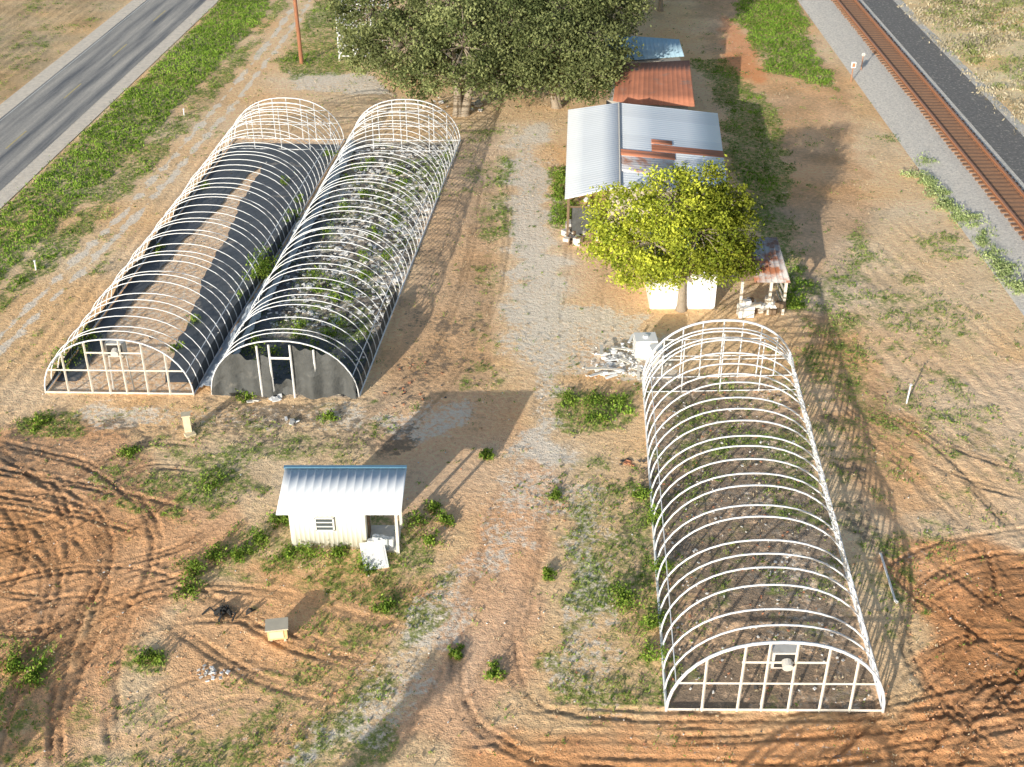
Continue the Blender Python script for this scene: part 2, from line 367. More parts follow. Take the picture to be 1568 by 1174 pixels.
def sheet(name,A,B,C,D,mat,parent,pitch=.25,rh=.03,tint=.08,rows=3,lift=0):
    """ribbed sheet: A->B eave, D->C ridge; ribs run A->D"""
    A,B,C,D=[Vector(p) for p in (A,B,C,D)];nrm=(B-A).cross(D-A).normalized()
    if nrm.z<0: nrm=-nrm
    n=max(2,int((B-A).length/pitch));us=[];hs=[];tn=[];t=1
    for i in range(n):
        if i%3==0: t=1+random.uniform(-tint,tint)
        for f,h in ((0,0),(.72,0),(.8,rh),(.92,rh)): us.append((i+f)/n);hs.append(h);tn.append(t)
    us.append(1);hs.append(0);tn.append(t)
    V=[];C_=[];ts=[r/rows for r in range(rows+1)]
    rowt=[1+random.uniform(-tint,tint)*.6 for _ in ts]
    for j,w in enumerate(ts):
        for u,h,k in zip(us,hs,tn):
            p=(A.lerp(B,u)).lerp(D.lerp(C,u),w)+nrm*(h+lift);V.append(p);C_.append([k*rowt[j]*(.95 if h else 1)]*3)
    m=len(us);I=np.arange(m*len(ts)).reshape(len(ts),m)
    Q=np.stack([I[:-1,:-1],I[:-1,1:],I[1:,1:],I[1:,:-1]],-1).reshape(-1,4)
    o=fastmesh(name,np.array([list(p) for p in V]),Q,mat,{'col':np.array(C_)},parent)
    sm=o.modifiers.new('s','SOLIDIFY');sm.thickness=.012;sm.offset=-1;return o
# ---------------------------------------------------------------- leaves
def leafmesh(name,P,size,col,parent=None,up=0.0,asp=.5):
    n=len(P);u=rng.normal(size=(n,3))
    if up: u[:,2]=np.abs(u[:,2])+up*2
    u/=np.linalg.norm(u,axis=1)[:,None];w=rng.normal(size=(n,3));v=np.cross(u,w);v/=np.linalg.norm(v,axis=1)[:,None]+1e-9
    s=np.asarray(size)[:,None]
    V=np.stack([P-u*s,P+v*s*asp,P+u*s,P-v*s*asp],1).reshape(-1,3)
    Q=np.arange(4*n).reshape(n,4);C=np.repeat(col,4,axis=0)
    return fastmesh(name,V,Q,LEAF,{'col':C},parent)
def mixc(a,b,t): t=np.asarray(t)[:,None];return np.array(a)*(1-t)+np.array(b)*t
def tree(name,base,th,lobes,ncl,lpc,ls,ca,cb,tr=.25,trunks=1,cr=.5):
    e=empty(name);b=MB();bx,by=base
    tops=[]
    for k in range(trunks):
        ox,oy=(0,0) if trunks==1 else (random.uniform(-.5,.5),random.uniform(-.4,.4))
        top=(bx+ox*2,by+oy*2,th);tops.append(top)
        b.tube([(bx+ox*.6,by+oy*.6,-.2),(bx+ox*.8,by+oy*.8,.25),(bx+ox*1.3+random.uniform(-.1,.1),by+oy*1.3,th*.6),top],[tr*1.7,tr*1.05,tr*.85,tr*.7],9)
    W=np.array([l[3]**2 for l in lobes]);W/=W.sum();cl=[];tint=[]
    for i,l in enumerate(lobes):
        t=Vector(tops[i%trunks]);c=Vector(l[:3]);mid=t.lerp(c,.5)+Vector((random.uniform(-.3,.3),random.uniform(-.3,.3),.2))
        b.tube([t-Vector((0,0,.1)),mid,c],[tr*.6,tr*.42,tr*.25],7)
        k=int(ncl*W[i])+3;q=rng.normal(size=(k,3));q/=np.linalg.norm(q,axis=1)[:,None]
        rr=l[3]*rng.uniform(.4,1.12,k)**.6;P=np.array(l[:3])+q*rr[:,None]*np.array([1,1,.82]);P[:,2]=np.maximum(P[:,2],.5)
        for p in P[:max(4,k//5)]:
            b.tube([c,c.lerp(Vector(p),.5)+Vector((0,0,.12)),p],[tr*.2,tr*.12,tr*.04],5)
        cl.append(P);tint.append(np.full(k,l[4] if len(l)>4 else 1.0))
    b.obj('trunk_and_limbs',[BARK],e,True)
    cl=np.concatenate(cl);tint=np.concatenate(tint)
    n=len(cl);P=np.repeat(cl,lpc,axis=0)+rng.normal(size=(n*lpc,3))*cr*np.repeat(rng.uniform(.5,1.15,n),lpc)[:,None]*np.array([.6,.6,.38])
    t=np.clip(np.repeat(rng.random(n),lpc)*.7+rng.random(n*lpc)*.3,0,1)*np.clip(np.repeat(tint,lpc),0,1)
    col=mixc(ca,cb,t)*(np.repeat(rng.uniform(.6,1.25,n)*tint,lpc))[:,None]
    leafmesh('crown',P,rng.uniform(.6,1.2,len(P))*ls,col,e,asp=.55);return e
def shrub(name,c,r,h,n,ca,cb,ls=.07):
    k=max(6,int(n/25));q=rng.normal(size=(k,3));q/=np.linalg.norm(q,axis=1)[:,None];q*=rng.uniform(.2,1.6,k)[:,None]
    cc=np.array([c[0],c[1],h*.35])+q*np.array([r,r,h*.45])
    P=np.repeat(cc,25,axis=0)+rng.normal(size=(k*25,3))*r*.28;P[:,2]=np.abs(P[:,2])
    col=mixc(ca,cb,rng.random(len(P)))*np.repeat(rng.uniform(.6,1.2,k),25)[:,None]
    return leafmesh(name,P,rng.uniform(.6,1.3,len(P))*ls,col,None,up=.2)
# ---------------------------------------------------------------- weeds and grass
n=220000;px=rng.uniform(-45,45,n);py=rng.uniform(22,112,n)
vis=np.abs(px)<(.47*np.hypot(py,28)+3)
px=px[vis];py=py[vis];_,gg,_,_=zones(px,py);zz,rr=height(px,py)
nz=fbm(px,py,.8,4,5);pr=sst((gg*1.25-nz-.03)*3)*.8+.022
inh=pmask(px,py,ghpoly(GH1),.2,.1);pr*=1-.9*inh;pr*=1-np.clip(rr,0,1)*.8
rdm=(px>LX(py)-.3)&(px<RX(py)+.3)|((px>24)&(px<31.5));pr=np.where(rdm,0,pr)
strong=gg>.88
keep=rng.random(len(px))<pr*np.where(strong,.75,.62)
cx_,cy_,cz_,st_=px[keep],py[keep],zz[keep],strong[keep]
def clumps(name,cx,cy,cz,K,r,h,ls,ca,cb,up=.4,sp_=1.5):
    m=len(cx);s=rng.uniform(.45,1.5,m)**sp_
    P=np.stack([np.repeat(cx,K),np.repeat(cy,K),np.repeat(cz,K)],1);S_=np.repeat(s,K)
    P[:,0]+=rng.normal(size=m*K)*r*S_;P[:,1]+=rng.normal(size=m*K)*r*S_;P[:,2]+=np.abs(rng.normal(size=m*K))*h*S_+.02
    br_=np.repeat(.6+.8*fbm(cx,cy,.5,3,91),K)
    col=mixc(ca,cb,np.clip(np.repeat(rng.random(m),K)*.7+rng.random(m*K)*.3,0,1))*br_[:,None]
    return leafmesh(name,P,rng.uniform(.6,1.3,m*K)*ls,col,None,up=up,asp=.4)
clumps('verge_grass',cx_[st_],cy_[st_],cz_[st_],7,.13,.06,.08,(.08,.18,.02),(.38,.54,.09),.7)
clumps('low_weeds',cx_[~st_],cy_[~st_],cz_[~st_],8,.10,.045,.05,(.08,.17,.03),(.38,.47,.12),.2,2.0)
m=5000;bx=rng.uniform(31.5,58,m);by=rng.uniform(50,125,m);k=fbm(bx,by,.25,3,8)>.42;bx=bx[k];by=by[k]
clumps('dry_brush',bx,by,bx*0,14,.3,.12,.12,(.36,.31,.20),(.80,.70,.50),.3)
m=500;bx=rng.uniform(33,58,m);by=rng.uniform(60,125,m)
clumps('scrub_bushes',bx,by,bx*0,60,.4,.3,.12,(.12,.17,.05),(.40,.42,.17),.3)
m=7000;bx=rng.uniform(-30,30,m);by=rng.uniform(22,100,m);k=(fbm(bx,by,.3,3,18)>.47)&(pmask(bx,by,ghpoly(GH1),.2,.1)<.3)&(bx<23)&(bx>RX(by)+5);bx=bx[k];by=by[k]
clumps('dry_grass_tufts',bx,by,bx*0,6,.10,.03,.045,(.40,.32,.20),(.80,.68,.48),.2)
# ---------------------------------------------------------------- road
def strip(mb,xa,xb,z,mi,y0=-300,y1=700,st=5):
    ys_=np.arange(y0,y1,st)
    for a,b in zip(ys_[:-1],ys_[1:]): mb.quad((xa(a),a,z),(xb(a),a,z),(xb(b),b,z),(xa(b),b,z),mi)
def roadmat():
    m,nt,b=newmat('asphalt');L=nt.links;pos=N(nt,'ShaderNodeNewGeometry').outputs['Position']
    sx=N(nt,'ShaderNodeSeparateXYZ');L.new(pos,sx.inputs[0])
    u=math_(nt,'MULTIPLY_ADD',sx.outputs[1],-.0856,sx.outputs[0])
    cb=N(nt,'ShaderNodeCombineXYZ');L.new(math_(nt,'MULTIPLY',u,2.0),cb.inputs[0]);L.new(math_(nt,'MULTIPLY',sx.outputs[1],.10),cb.inputs[1])
    st=noise(nt,1,5,cb.outputs[0],.6);fn=noise(nt,9,4,pos,.7)
    w=math_(nt,'COSINE',math_(nt,'MULTIPLY_ADD',u,2*math.pi/1.6,.9))
    f=math_(nt,'ADD',math_(nt,'MULTIPLY_ADD',w,.22,.5),math_(nt,'MULTIPLY_ADD',st,2.2,-1.1),None,True)
    c=mix(nt,f,(.17,.175,.185),(.60,.55,.48));k=math_(nt,'MULTIPLY_ADD',fn,.9,.55)
    cx=N(nt,'ShaderNodeCombineColor');[L.new(k,cx.inputs[i]) for i in range(3)]
    L.new(mix(nt,1.0,c,cx.outputs[0],'MULTIPLY'),b.inputs['Base Color']);b.inputs['Roughness'].default_value=.85;return m
SHO=simple('gravel_shoulder',(.88,.77,.63),.9,.35,3,.03,25)
YEL=simple('yellow_line',(.68,.55,.25),.7,.35,4);PW=simple('white_line',(.7,.7,.66),.7,.3,4)
r=MB();strip(r,lambda y:LX(y)-.3,lambda y:RX(y)+.1,.02,1);strip(r,lambda y:LX(y)+.85,lambda y:RX(y)-.95,.03,0)
strip(r,lambda y:LX(y)+1.0,lambda y:LX(y)+1.07,.034,3);
for y in np.arange(-100,300,9.0):
    c=lambda q:(LX(q)+RX(q))/2+.05
    r.quad((c(y)-.05,y,.034),(c(y)+.05,y,.034),(c(y+3)+.05,y+3,.034),(c(y+3)-.05,y+3,.034),2)
r.obj('road',[roadmat(),SHO,YEL,PW])
# ---------------------------------------------------------------- railway
BAL=simple('ballast',(.80,.74,.65),.95,.6,7,.06,25)
BALD=simple('dark_ballast',(.22,.21,.20),.95,.6,7,.05,30,col2=(.54,.49,.42),thr=.55)
TIE=simple('ties',(.30,.17,.10),.9,.4,2)
CX=27.35
r=MB()
prof=[(23.7,0.02,0),(24.6,.16,0),(CX-1.6,.26,0),(CX+1.5,.26,1),(CX+3.0,.16,1),(CX+4.2,.10,0),(CX+5.2,-.02,0)]
for a,b in zip(np.arange(-100,400,4),np.arange(-96,404,4)):
    for (xa,za,ma),(xb,zb,mb_) in zip(prof[:-1],prof[1:]): r.quad((xa,a,za),(xb,a,zb),(xb,b,zb),(xa,b,za),ma)
r.obj('railway_ballast',[BAL,BALD])
r=MB()
for y in np.arange(20,200,.55): r.box((CX+random.uniform(-.04,.04),y,.28),(2.2,.24,.12),random.uniform(-.02,.02),0)
for sx_ in (-.75,.75):
    r.box((CX+sx_,110,.36),(.16,220,.02),0,1);r.box((CX+sx_,110,.42),(.04,220,.1),0,1);r.box((CX+sx_,110,.49),(.12,220,.05),0,1)
r.box((CX,110,.322),(1.2,220,.03),0,2)
r.obj('railway_track',[TIE,STEEL,simple('rusty_ballast',(.50,.26,.14),.95,.5,6,.03,30)])
# ---------------------------------------------------------------- hoop houses
def se(u,rise):
    return rise*(max(0,1-abs(u)**2.25))**(1/2.0)
def hoop_house(name,L0,R0,L1,R1,n,rise,side=0,fardense=True,pr=.021,near=True,fan=True):
    e=empty(name);L0,R0,L1,R1=[Vector((*p,0)) for p in (L0,R0,L1,R1)]
    def P(t,u,z): 
        a=L0.lerp(L1,t);b=R0.lerp(R1,t);q=a.lerp(b,(u+1)/2);return Vector((q.x,q.y,z))
    b=MB();ts=[i/(n-1) for i in range(n)]
    if fardense: ts+= [.975,.94]
    us=[-math.cos(math.pi*i/22) for i in range(23)]
    for t in ts:
        j=random.uniform(-.005,.005);k=pr*(1.6 if t in(0,1) else 1);sg=random.uniform(.95,1.02);sx=random.uniform(-.02,.02);ln=random.uniform(-.006,.006)
        b.tube([P(t+(0 if t in (0,1) else j*math.sin(i/7)+ln*se(u,1)),u+sx*se(u,1),se(u,rise*(sg if 0<t<1 else 1))) for i,u in enumerate(us)],k,6)
    b.obj('hoops',[WHITE],e,True)
    b=MB()
    for s_ in (-1,1):
        b.tube([P(t,s_,.06+.03*math.sin(9*t)) for t in np.linspace(0,1,12)],.045,4)
        uu=.93;b.tube([P(t,s_*uu,se(uu,rise)) for t in np.linspace(0,1,20)],.02,5)
    if side:
        uu=.985
        b.tube([P(t,uu*side,se(uu,rise)) for t in np.linspace(0,1,20)],.04,5)
        for i in range(n*2-1):
            t=i/(2*n-2);t2=(i+1)/(2*n-2) if i<2*n-2 else t
            b.tube([P(t,side,.05) if i%2 else P(t,side*.93,se(.93,rise)),P(t2,side*.93,se(.93,rise)) if i%2 else P(t2,side,.05)],.024,5)
    b.obj('side_rails',[WHITE],e)
    b=MB()
    def endframe(t,us,rails,w=.065,mi=0):
        for u in us:
            u+=random.uniform(-.015,.015);b.beam(P(t,u,0),P(t,u+random.uniform(-.01,.01),se(u,rise)),w,mi)
        for z in rails:
            uu=(1-(z/rise)**2)**(1/2.25);b.beam(P(t,-uu,z),P(t,uu,z+random.uniform(-.04,.04)),w*.85,mi)
        b.beam(P(t,-1,.06),P(t,1,.06),w,mi)
    if near: endframe(0,[-.68,-.36,-.12,.12,.4,.68],[1.15]);b.beam(P(0,-.36,2.0),P(0,.4,2.0),.06,0)
    if fardense: endframe(1,[-.75,-.5,-.25,0,.25,.5,.75],[1.1,1.9],.04,1);endframe(.94,[-.5,0,.5],[1.6],.035,1)
    b.obj('end_frames',[WOOD,WHITE],e)
    if fan:
        b=MB();c=P(.012,.02,2.05);b.box(c,(.75,.4,.62),0,0);b.box(c+Vector((0,-.21,0)),(.6,.03,.48),0,1)
        b.tube([c+Vector((.05,-.22,0)),c+Vector((.05,-.45,-.05))],.16,12,0)
        b.beam(c+Vector((-.35,0,-.3)),P(.012,-.12,0.0),.05,0);b.beam(c+Vector((.35,0,-.3)),P(.012,.16,0.0),.05,0)
        b.obj('exhaust_fan',[CONC,DARKM],e)
    return e,P
w=lambda g:[S(*q) for q in g]
g=w(GH1);e1,P1=hoop_house('hoop_house',*g,42,2.65)
g=w(GH2);e2,P2=hoop_house('hoop_house',*g,42,2.65,fan=False,near=False)
g=w(GH3);e3,P3=hoop_house('hoop_house',*g,24,2.8,side=1,pr=.033)
hoop_house('hoop_house',(1.5,-2),(8,-2),(1.5,16.5),(8,16.5),17,2.8,fan=False,pr=.036)
def carpet(name,P,eL,eR,t0,t1,mat,parent,z=.05,amp=.03,nx=20,ny=90):
    V=[]
    for j in range(ny+1):
        t=t0+(t1-t0)*j/ny;a,c=eL(t),eR(t)
        for i in range(nx+1):
            p=P(t,a+(c-a)*i/nx,0);V.append((p.x,p.y,z+amp*(fbm(np.array([p.x]),np.array([p.y]),1.6,3,2)[0]-.5)*2))
    I=np.arange((nx+1)*(ny+1)).reshape(ny+1,nx+1);Q=np.stack([I[:-1,:-1],I[:-1,1:],I[1:,1:],I[1:,:-1]],-1).reshape(-1,4)
    return fastmesh(name,np.array(V),Q,mat,None,parent,True)
TT=[0,.3,.55,.755,.86,1]
wig=lambda t,s:.03*math.sin(t*23+s)+.02*math.sin(t*61+s)+.012*math.sin(t*170+s)
carpet('floor_fabric_left',P1,lambda t:-.96,lambda t:np.interp(t,TT,[-.72,-.69,-.55,-.32,-.2,-.2])+wig(t,0),.03,.97,FABRIC,e1,.07,.04,ny=160)
carpet('floor_fabric_right',P1,lambda t:np.interp(t,TT,[.55,.18,.0,-.13,-.19,-.19])+wig(t,2),lambda t:.97,.03,.97,FABRIC,e1,.07,.04,ny=160)
carpet('floor_fabric',P2,lambda t:-.95,lambda t:.93+wig(t,1),.01,.16,BLACK,e2,.06,.05,24,40)
carpet('floor_fabric_strip',P2,lambda t:-.95,lambda t:-.65+2*wig(t,1),.16,.6,FABRIC,e2,.06,.05,10,70)
b=MB()
def clothpanel(u0,u1,zt,n=48):
    pr_=None
    for i in range(n+1):
        a=u0+(u1-u0)*i/n;sag=.16*math.sin(a*7+1)+.09*math.sin(a*19)+.05*math.sin(a*43)
        za=max(.3,min(se(a,2.6),zt+sag));off=.003*math.sin(a*9+1)+.002*math.sin(a*23+2)
        lo=P2(-.004+off,a,0);hi=P2(-.001,a,0);mid=P2(-.002+off*1.5,a,0)
        cur=[(lo.x,lo.y,.02+.14*max(0,math.sin(a*11))),(mid.x,mid.y,za*.5),(hi.x,hi.y,za)]
        if pr_:
            for k in (0,1): b.quad(pr_[k],cur[k],cur[k+1],pr_[k+1])
        pr_=cur
clothpanel(-.97,-.14,1.95);clothpanel(.14,.97,2.3);clothpanel(-.14,.14,.6,8)
b.obj('shade_cloth_end',[BLACK],e2,True)
b=MB()
for s_,P_,t0_,t1_,hh_ in ((1,P2,0,.30,.25),(-1,P2,0,.85,.55),(-1,P1,0,.9,.25),(1,P1,0,.6,.3)):
    pr_=None
    for i in range(120):
        t=t0_+(t1_-t0_)*i/119;h_=hh_+.5*vn(np.array([t*40]),np.array([3.0*s_]),.5,4)[0];uu=(1-(h_/2.7)**2)**(1/2.25)
        a=P_(t,s_*1.0,.02);c=P_(t,s_*uu*.995,h_)
        cur=(a,c)
        if pr_: b.quad(pr_[0],cur[0],cur[1],pr_[1])
        pr_=cur
b.obj('torn_side_cloth',[BLACK],e2,True)
b=MB()
for u in (-.14,.14,-.3,.45): b.beam(P2(-.0045,u,0),P2(-.0045,u,se(u,2.55)),.06)
b.beam(P2(-.0045,-.14,1.9),P2(-.0045,.14,1.9),.08)
b.obj('door_frame',[WHITEP],e2)
V=[];ny=140;nx=8
A=[S(302,600),S(530,225)];Bq=[S(335,600),S(546,228)]
for j in range(ny+1):
    t=j/ny
    for i in range(nx+1):
        k=i/nx;a=[A[0][q]*(1-t)+A[1][q]*t for q in (0,1)];c=[Bq[0][q]*(1-t)+Bq[1][q]*t for q in (0,1)]
        x=a[0]*(1-k)+c[0]*k+random.uniform(-.06,.06);y=a[1]*(1-k)+c[1]*k
        V.append((x,y,.06+.6*math.sin(math.pi*k)*vn(np.array([x]),np.array([y]),.9,3)[0]+random.uniform(0,.12)))
I=np.arange((nx+1)*(ny+1)).reshape(ny+1,nx+1);Q=np.stack([I[:-1,:-1],I[:-1,1:],I[1:,1:],I[1:,:-1]],-1).reshape(-1,4)
fastmesh('plastic_sheeting',np.array(V),Q,PLASTIC)
# ---------------------------------------------------------------- garden shed
e=empty('garden_shed')
x0,x1,yf,yb=-7.66,-5.05,33.6,34.9;zf,zb=1.85,2.45
rf=lambda y:zf+(y-33.1)*(zb-zf)/1.85
sheet('roof',(-7.98,33.1,zf+.05),(-3.75,33.1,zf+.05),(-3.66,34.95,zb+.05),(-7.9,34.95,zb+.05),METAL,e,.28,.010,.02,2)
b=MB();b.box((-5.8,34.98,zb-.02),(4.26,.03,.16),0,0);b.box((-5.8,34.99,zb+.085),(4.28,.14,.03),0,0);b.obj('roof_fascia',[BLUE],e)
def sidewall(name,a,b_,za,zb_,parent,mat=ALLW,pitch=.16):
    return sheet(name,(a[0],a[1],0),(b_[0],b_[1],0),(b_[0],b_[1],zb_),(a[0],a[1],za),mat,parent,pitch,.014,.02,1)
sidewall('front_wall',(x0,yf),(x1,yf),rf(yf),rf(yf),e)
sidewall('side_wall_right',(x1,yf),(x1,yb),rf(yf),rf(yb),e)
sidewall('side_wall_left',(x0,yb),(x0,yf),rf(yb),rf(yf),e)
sidewall('back_wall',(x1,yb),(x0,yb),rf(yb),rf(yb),e)
b=MB();wx=-6.45
b.box((wx,yf-.045,1.15),(.62,.04,.5),0,1)
for dx,dz,sx,sz in ((-.31,0,.05,.56),(.31,0,.05,.56),(0,.27,.67,.05),(0,-.27,.67,.06),(0,.09,.6,.03),(0,-.09,.6,.03)): b.box((wx+dx,yf-.07,1.15+dz),(sx,.05,sz),0,0)
b.obj('window',[WHITEP,GLASS],e)
b=MB()
for xx,yy in ((-3.95,33.35),(-3.95,34.75)): b.box((xx,yy,rf(yy)/2),(.1,.1,rf(yy)),0,0)
b.box((-4.5,34.1,.05),(1.1,1.4,.1),0,0)
b.box((x1+.035,34.2,.85),(.03,.62,1.6),0,1);b.box((x1+.06,33.95,.85),(.02,.06,.08),0,2)
b.obj('porch_posts_and_door',[WOOD,WOODD,STEEL],e)
b=MB();b.box((-4.75,33.0,.22),(.85,.05,1.1),.25,0,-1.2);b.box((-4.75,33.02,.25),(.7,.03,.95),.25,0,-1.2);b.obj('white_door_panel',[WHITEP])
b=MB();
for i in range(5): b.tube([(-4.9+.17*i,33.5+.1*(i%3),.1),(-4.9+.17*i,33.55+.1*(i%3),.45+.1*(i%2))],[.1,.13],10,i%2)
b.obj('stacked_buckets',[WHITEP,PLASTIC])
# ---------------------------------------------------------------- barn
e=empty('metal_barn')
ez,rz=2.55,3.6
LE0=(*S(865,305,ez),ez);LE1=(*S(870,168,ez),ez)
RE0=(*S(1116,300,ez-.2),ez-.2);RE1=(*S(1099,173,ez-.2),ez-.2)
RI0=(*S(950,287,rz),rz);RI1=(*S(948,157,rz),rz)
sheet('roof_left',LE0,LE1,RI1,RI0,METAL,e,.3,.007,.02,3)
sheet('roof_right',RE0,RE1,RI1,RI0,METAL,e,.3,.008,.06,3)
b=MB();b.beam((RI0[0],RI0[1],rz+.02),(RI1[0],RI1[1],rz+.02),.07);b.obj('ridge_cap',[CONC],e)
Vr=lambda u,v:tuple(Vector(RI0).lerp(Vector(RI1),u).lerp(Vector(RE0).lerp(Vector(RE1),u),v))
def patch(nm,u0,u1,v0,v1,mat,l): sheet(nm,Vr(u0,v1),Vr(u1,v1),Vr(u1,v0),Vr(u0,v0),mat,e,.3,.01,.25,2,l)
RW=simple('faded_rust_metal',(.80,.76,.75),.6,.25,1.5,attr='col',col2=(.55,.26,.16),thr=.5)
patch('rust_panel_a',.42,.50,.30,1.0,RUST,.03);patch('rust_panel_b',.17,.40,.0,.5,RW,.03);patch('rust_panel_c',.34,.41,.0,.52,RUST,.045);patch('pale_panel',.22,.42,.53,1.0,METAL,.03);patch('rust_panel_d',.0,.2,.25,.6,RW,.035);patch('rust_panel_e',.51,.56,.30,.5,RUST,.045)
b=MB()
yn=(LE0[1]+.5,LE1[1]-.3);xl,xr=LE0[0]+.45,RE0[0]-.3
xm=RI0[0]-.4
zt=lambda x:(ez-.08)+(rz-ez)*(x-LE0[0])/(RI0[0]-LE0[0]) if x<RI0[0] else rz-.08-(rz-ez+.2)*(x-RI0[0])/(RE0[0]-RI0[0])
b.v+= [(xm,yn[0]+.4,0),(xr,yn[0]+.4,0),(xr,yn[0]+.4,zt(xr)-.05),(RI0[0],yn[0]+.4,rz-.2),(xm,yn[0]+.4,zt(xm)-.1)];b.f.append((0,1,2,3,4));b.m.append(0)
b.quad((xm,yn[0]+.4,0),(xm,yn[0]+.4,zt(xm)-.1),(xm+.6,yn[1],zt(xm)-.1),(xm+.6,yn[1],0),1)
b.quad((xr,yn[0]+.4,0),(xr,yn[1],0),(xr,yn[1],zt(xr)-.05),(xr,yn[0]+.4,zt(xr)-.05),0)
b.quad((xm+.6,yn[1],0),(xm+.6,yn[1],zt(xm)-.1),(xr,yn[1],zt(xr)-.05),(xr,yn[1],0),0)
b.obj('walls',[simple('barn_wall',(.5,.45,.38),.8,.3,2),WOODD],e)
b=MB()
for i in range(6):
    t=i/5;x=LE0[0]+.2+(LE1[0]-LE0[0])*t;y=yn[0]+(yn[1]-yn[0])*t;b.box((x,y,1.2),(.12,.12,2.45),0,0);b.beam((x,y,2.3),(x+.7,y,2.7),.08)
b.beam((LE0[0]+.2,yn[0],2.42),(LE1[0]+.2,yn[1],2.42),.12)
b.beam((LE0[0]+.2,yn[0]+.02,1.9),(xm,yn[0]+.02,1.9),.07);b.box((LE0[0]+1.1,yn[0]+.3,.9),(1.4,.05,1.7),0,1)  # black sheet stands in for the shade under the open lean-to
b.obj('lean_to_posts',[WOODD,BLACK],e)
b=MB()
for i in range(30): b.box((LE0[0]+random.uniform(.0,2.0),yn[0]+random.uniform(-.6,2),random.uniform(.1,.4)),(random.uniform(.1,.5),random.uniform(.1,.4),random.uniform(.1,.4)),random.uniform(0,3),random.randint(0,2))
b.obj('stored_junk',[WOOD,CONC,WOODD])
e=empty('rusty_roof_shed')
z1,z2=2.3,2.9
A=(*S(938,158,z1),z1);B=(*S(1064,163,z1),z1);C=(*S(1056,92,z2),z2);D=(*S(946,98,z2),z2)
sheet('roof',A,B,C,D,RUST,e,.3,.010,.16,4)
b=MB();xx0,xx1=A[0]+.3,B[0]-.25;yy0,yy1=A[1]+.4,C[1]-.4
b.box(((xx0+xx1)/2,(yy0+yy1)/2,1.08),(xx1-xx0,yy1-yy0,2.16),0,0)
b.box(((xx0+xx1)/2,yy0-.02,.95),(1.0,.06,1.9),0,1);b.box((xx1+.02,(yy0+yy1)/2,1.3),(.06,.8,.7),0,1)
b.obj('walls',[simple('blue_grey_wall',(.42,.46,.49),.7,.2,2),WOODD],e)
e=empty('blue_roof_shed')
z1,z2=2.3,2.7
A=(*S(925,95,z1),z1);B=(*S(1048,86,z1),z1);C=(*S(1040,60,z2),z2);D=(*S(925,52,z2),z2)
A=(A[0],max(A[1],S(946,98,2.9)[1]+.4),z1);B=(B[0],max(B[1],S(1056,92,2.9)[1]+.4),z1)
sheet('roof',A,B,C,D,simple('blue_roof',(.42,.60,.70),.45,.2,1,attr='col',col2=(.60,.66,.68),thr=.58),e,.3,.010,.12,2)
b=MB();b.box(((A[0]+B[0])/2,(A[1]+D[1])/2+.1,1.1),(B[0]-A[0]-.6,abs(D[1]-A[1])-.8,2.2),0,0);b.box((A[0]+2,A[1]+.5,1),(1,.1,1.9),0,1);b.obj('walls',[simple('tan_wall',(.45,.40,.33),.8,.2,2),WOODD],e)
e=empty('white_block_house')
xa,ya=S(995,473);xb,_=S(1094,473)
b=MB();b.box(((xa+xb)/2,ya+1.6,1.05),(xb-xa,3.2,2.1),0,0)
for k in range(9): b.box(((xa+xb)/2,ya-.004,.12+.22*k),(xb-xa,.01,.012),0,2)
b.box((xb-.6,ya-.03,.9),(.7,.05,1.7),0,1)
b.obj('walls',[WHITEP,simple('door_white',(.72,.72,.70),.6,.1,2),CONC],e)
sheet('roof',(xa-.25,ya-.1,2.12),(xb+.25,ya-.1,2.12),(xb+.25,ya+3.5,2.55),(xa-.25,ya+3.5,2.55),METAL,e,.28,.01,.08,2)
e=empty('open_tin_shed')
z0,z1=1.75,2.2
A=(*S(1155,432,z0),z0);B=(*S(1211,433,z0),z0);C=(*S(1190,363,z1),z1);D=(*S(1148,363,z1),z1)
sheet('roof',A,B,C,D,simple('patchy_tin',(.62,.58,.56),.6,.3,1.5,attr='col',col2=(.36,.14,.07),thr=.44),e,.25,.02,.3,2)
b=MB()
for x,y,z in ((A[0]-.5,A[1]+.15,1.7),(B[0]-.15,A[1]+.15,1.7),((A[0]+B[0])/2,A[1]+.15,1.7),(D[0]+.2,D[1]-.2,2.1),(C[0]-.1,D[1]-.2,2.1)): b.box((x,y,z/2),(.12,.12,z),0,0)
b.box(((A[0]+B[0])/2,D[1]-.3,1),(B[0]-A[0],.05,2.0),0,1)
for k in range(4): b.box((B[0]-.15,A[1]+1,.3+.4*k),(.04,1.8,.14),0,0)
for i in range(16): b.box((random.uniform(A[0]-.3,B[0]-.3),A[1]+random.uniform(-.1,.9),random.uniform(.1,.7)),(random.uniform(.15,.5),random.uniform(.15,.4),random.uniform(.1,.35)),random.uniform(0,3),random.randint(0,2))
b.box((A[0]-.25,A[1]+.0,.3),(.7,.5,.55),.1,2);b.obj('posts_and_contents',[WOOD,WOODD,WHITEP],e)
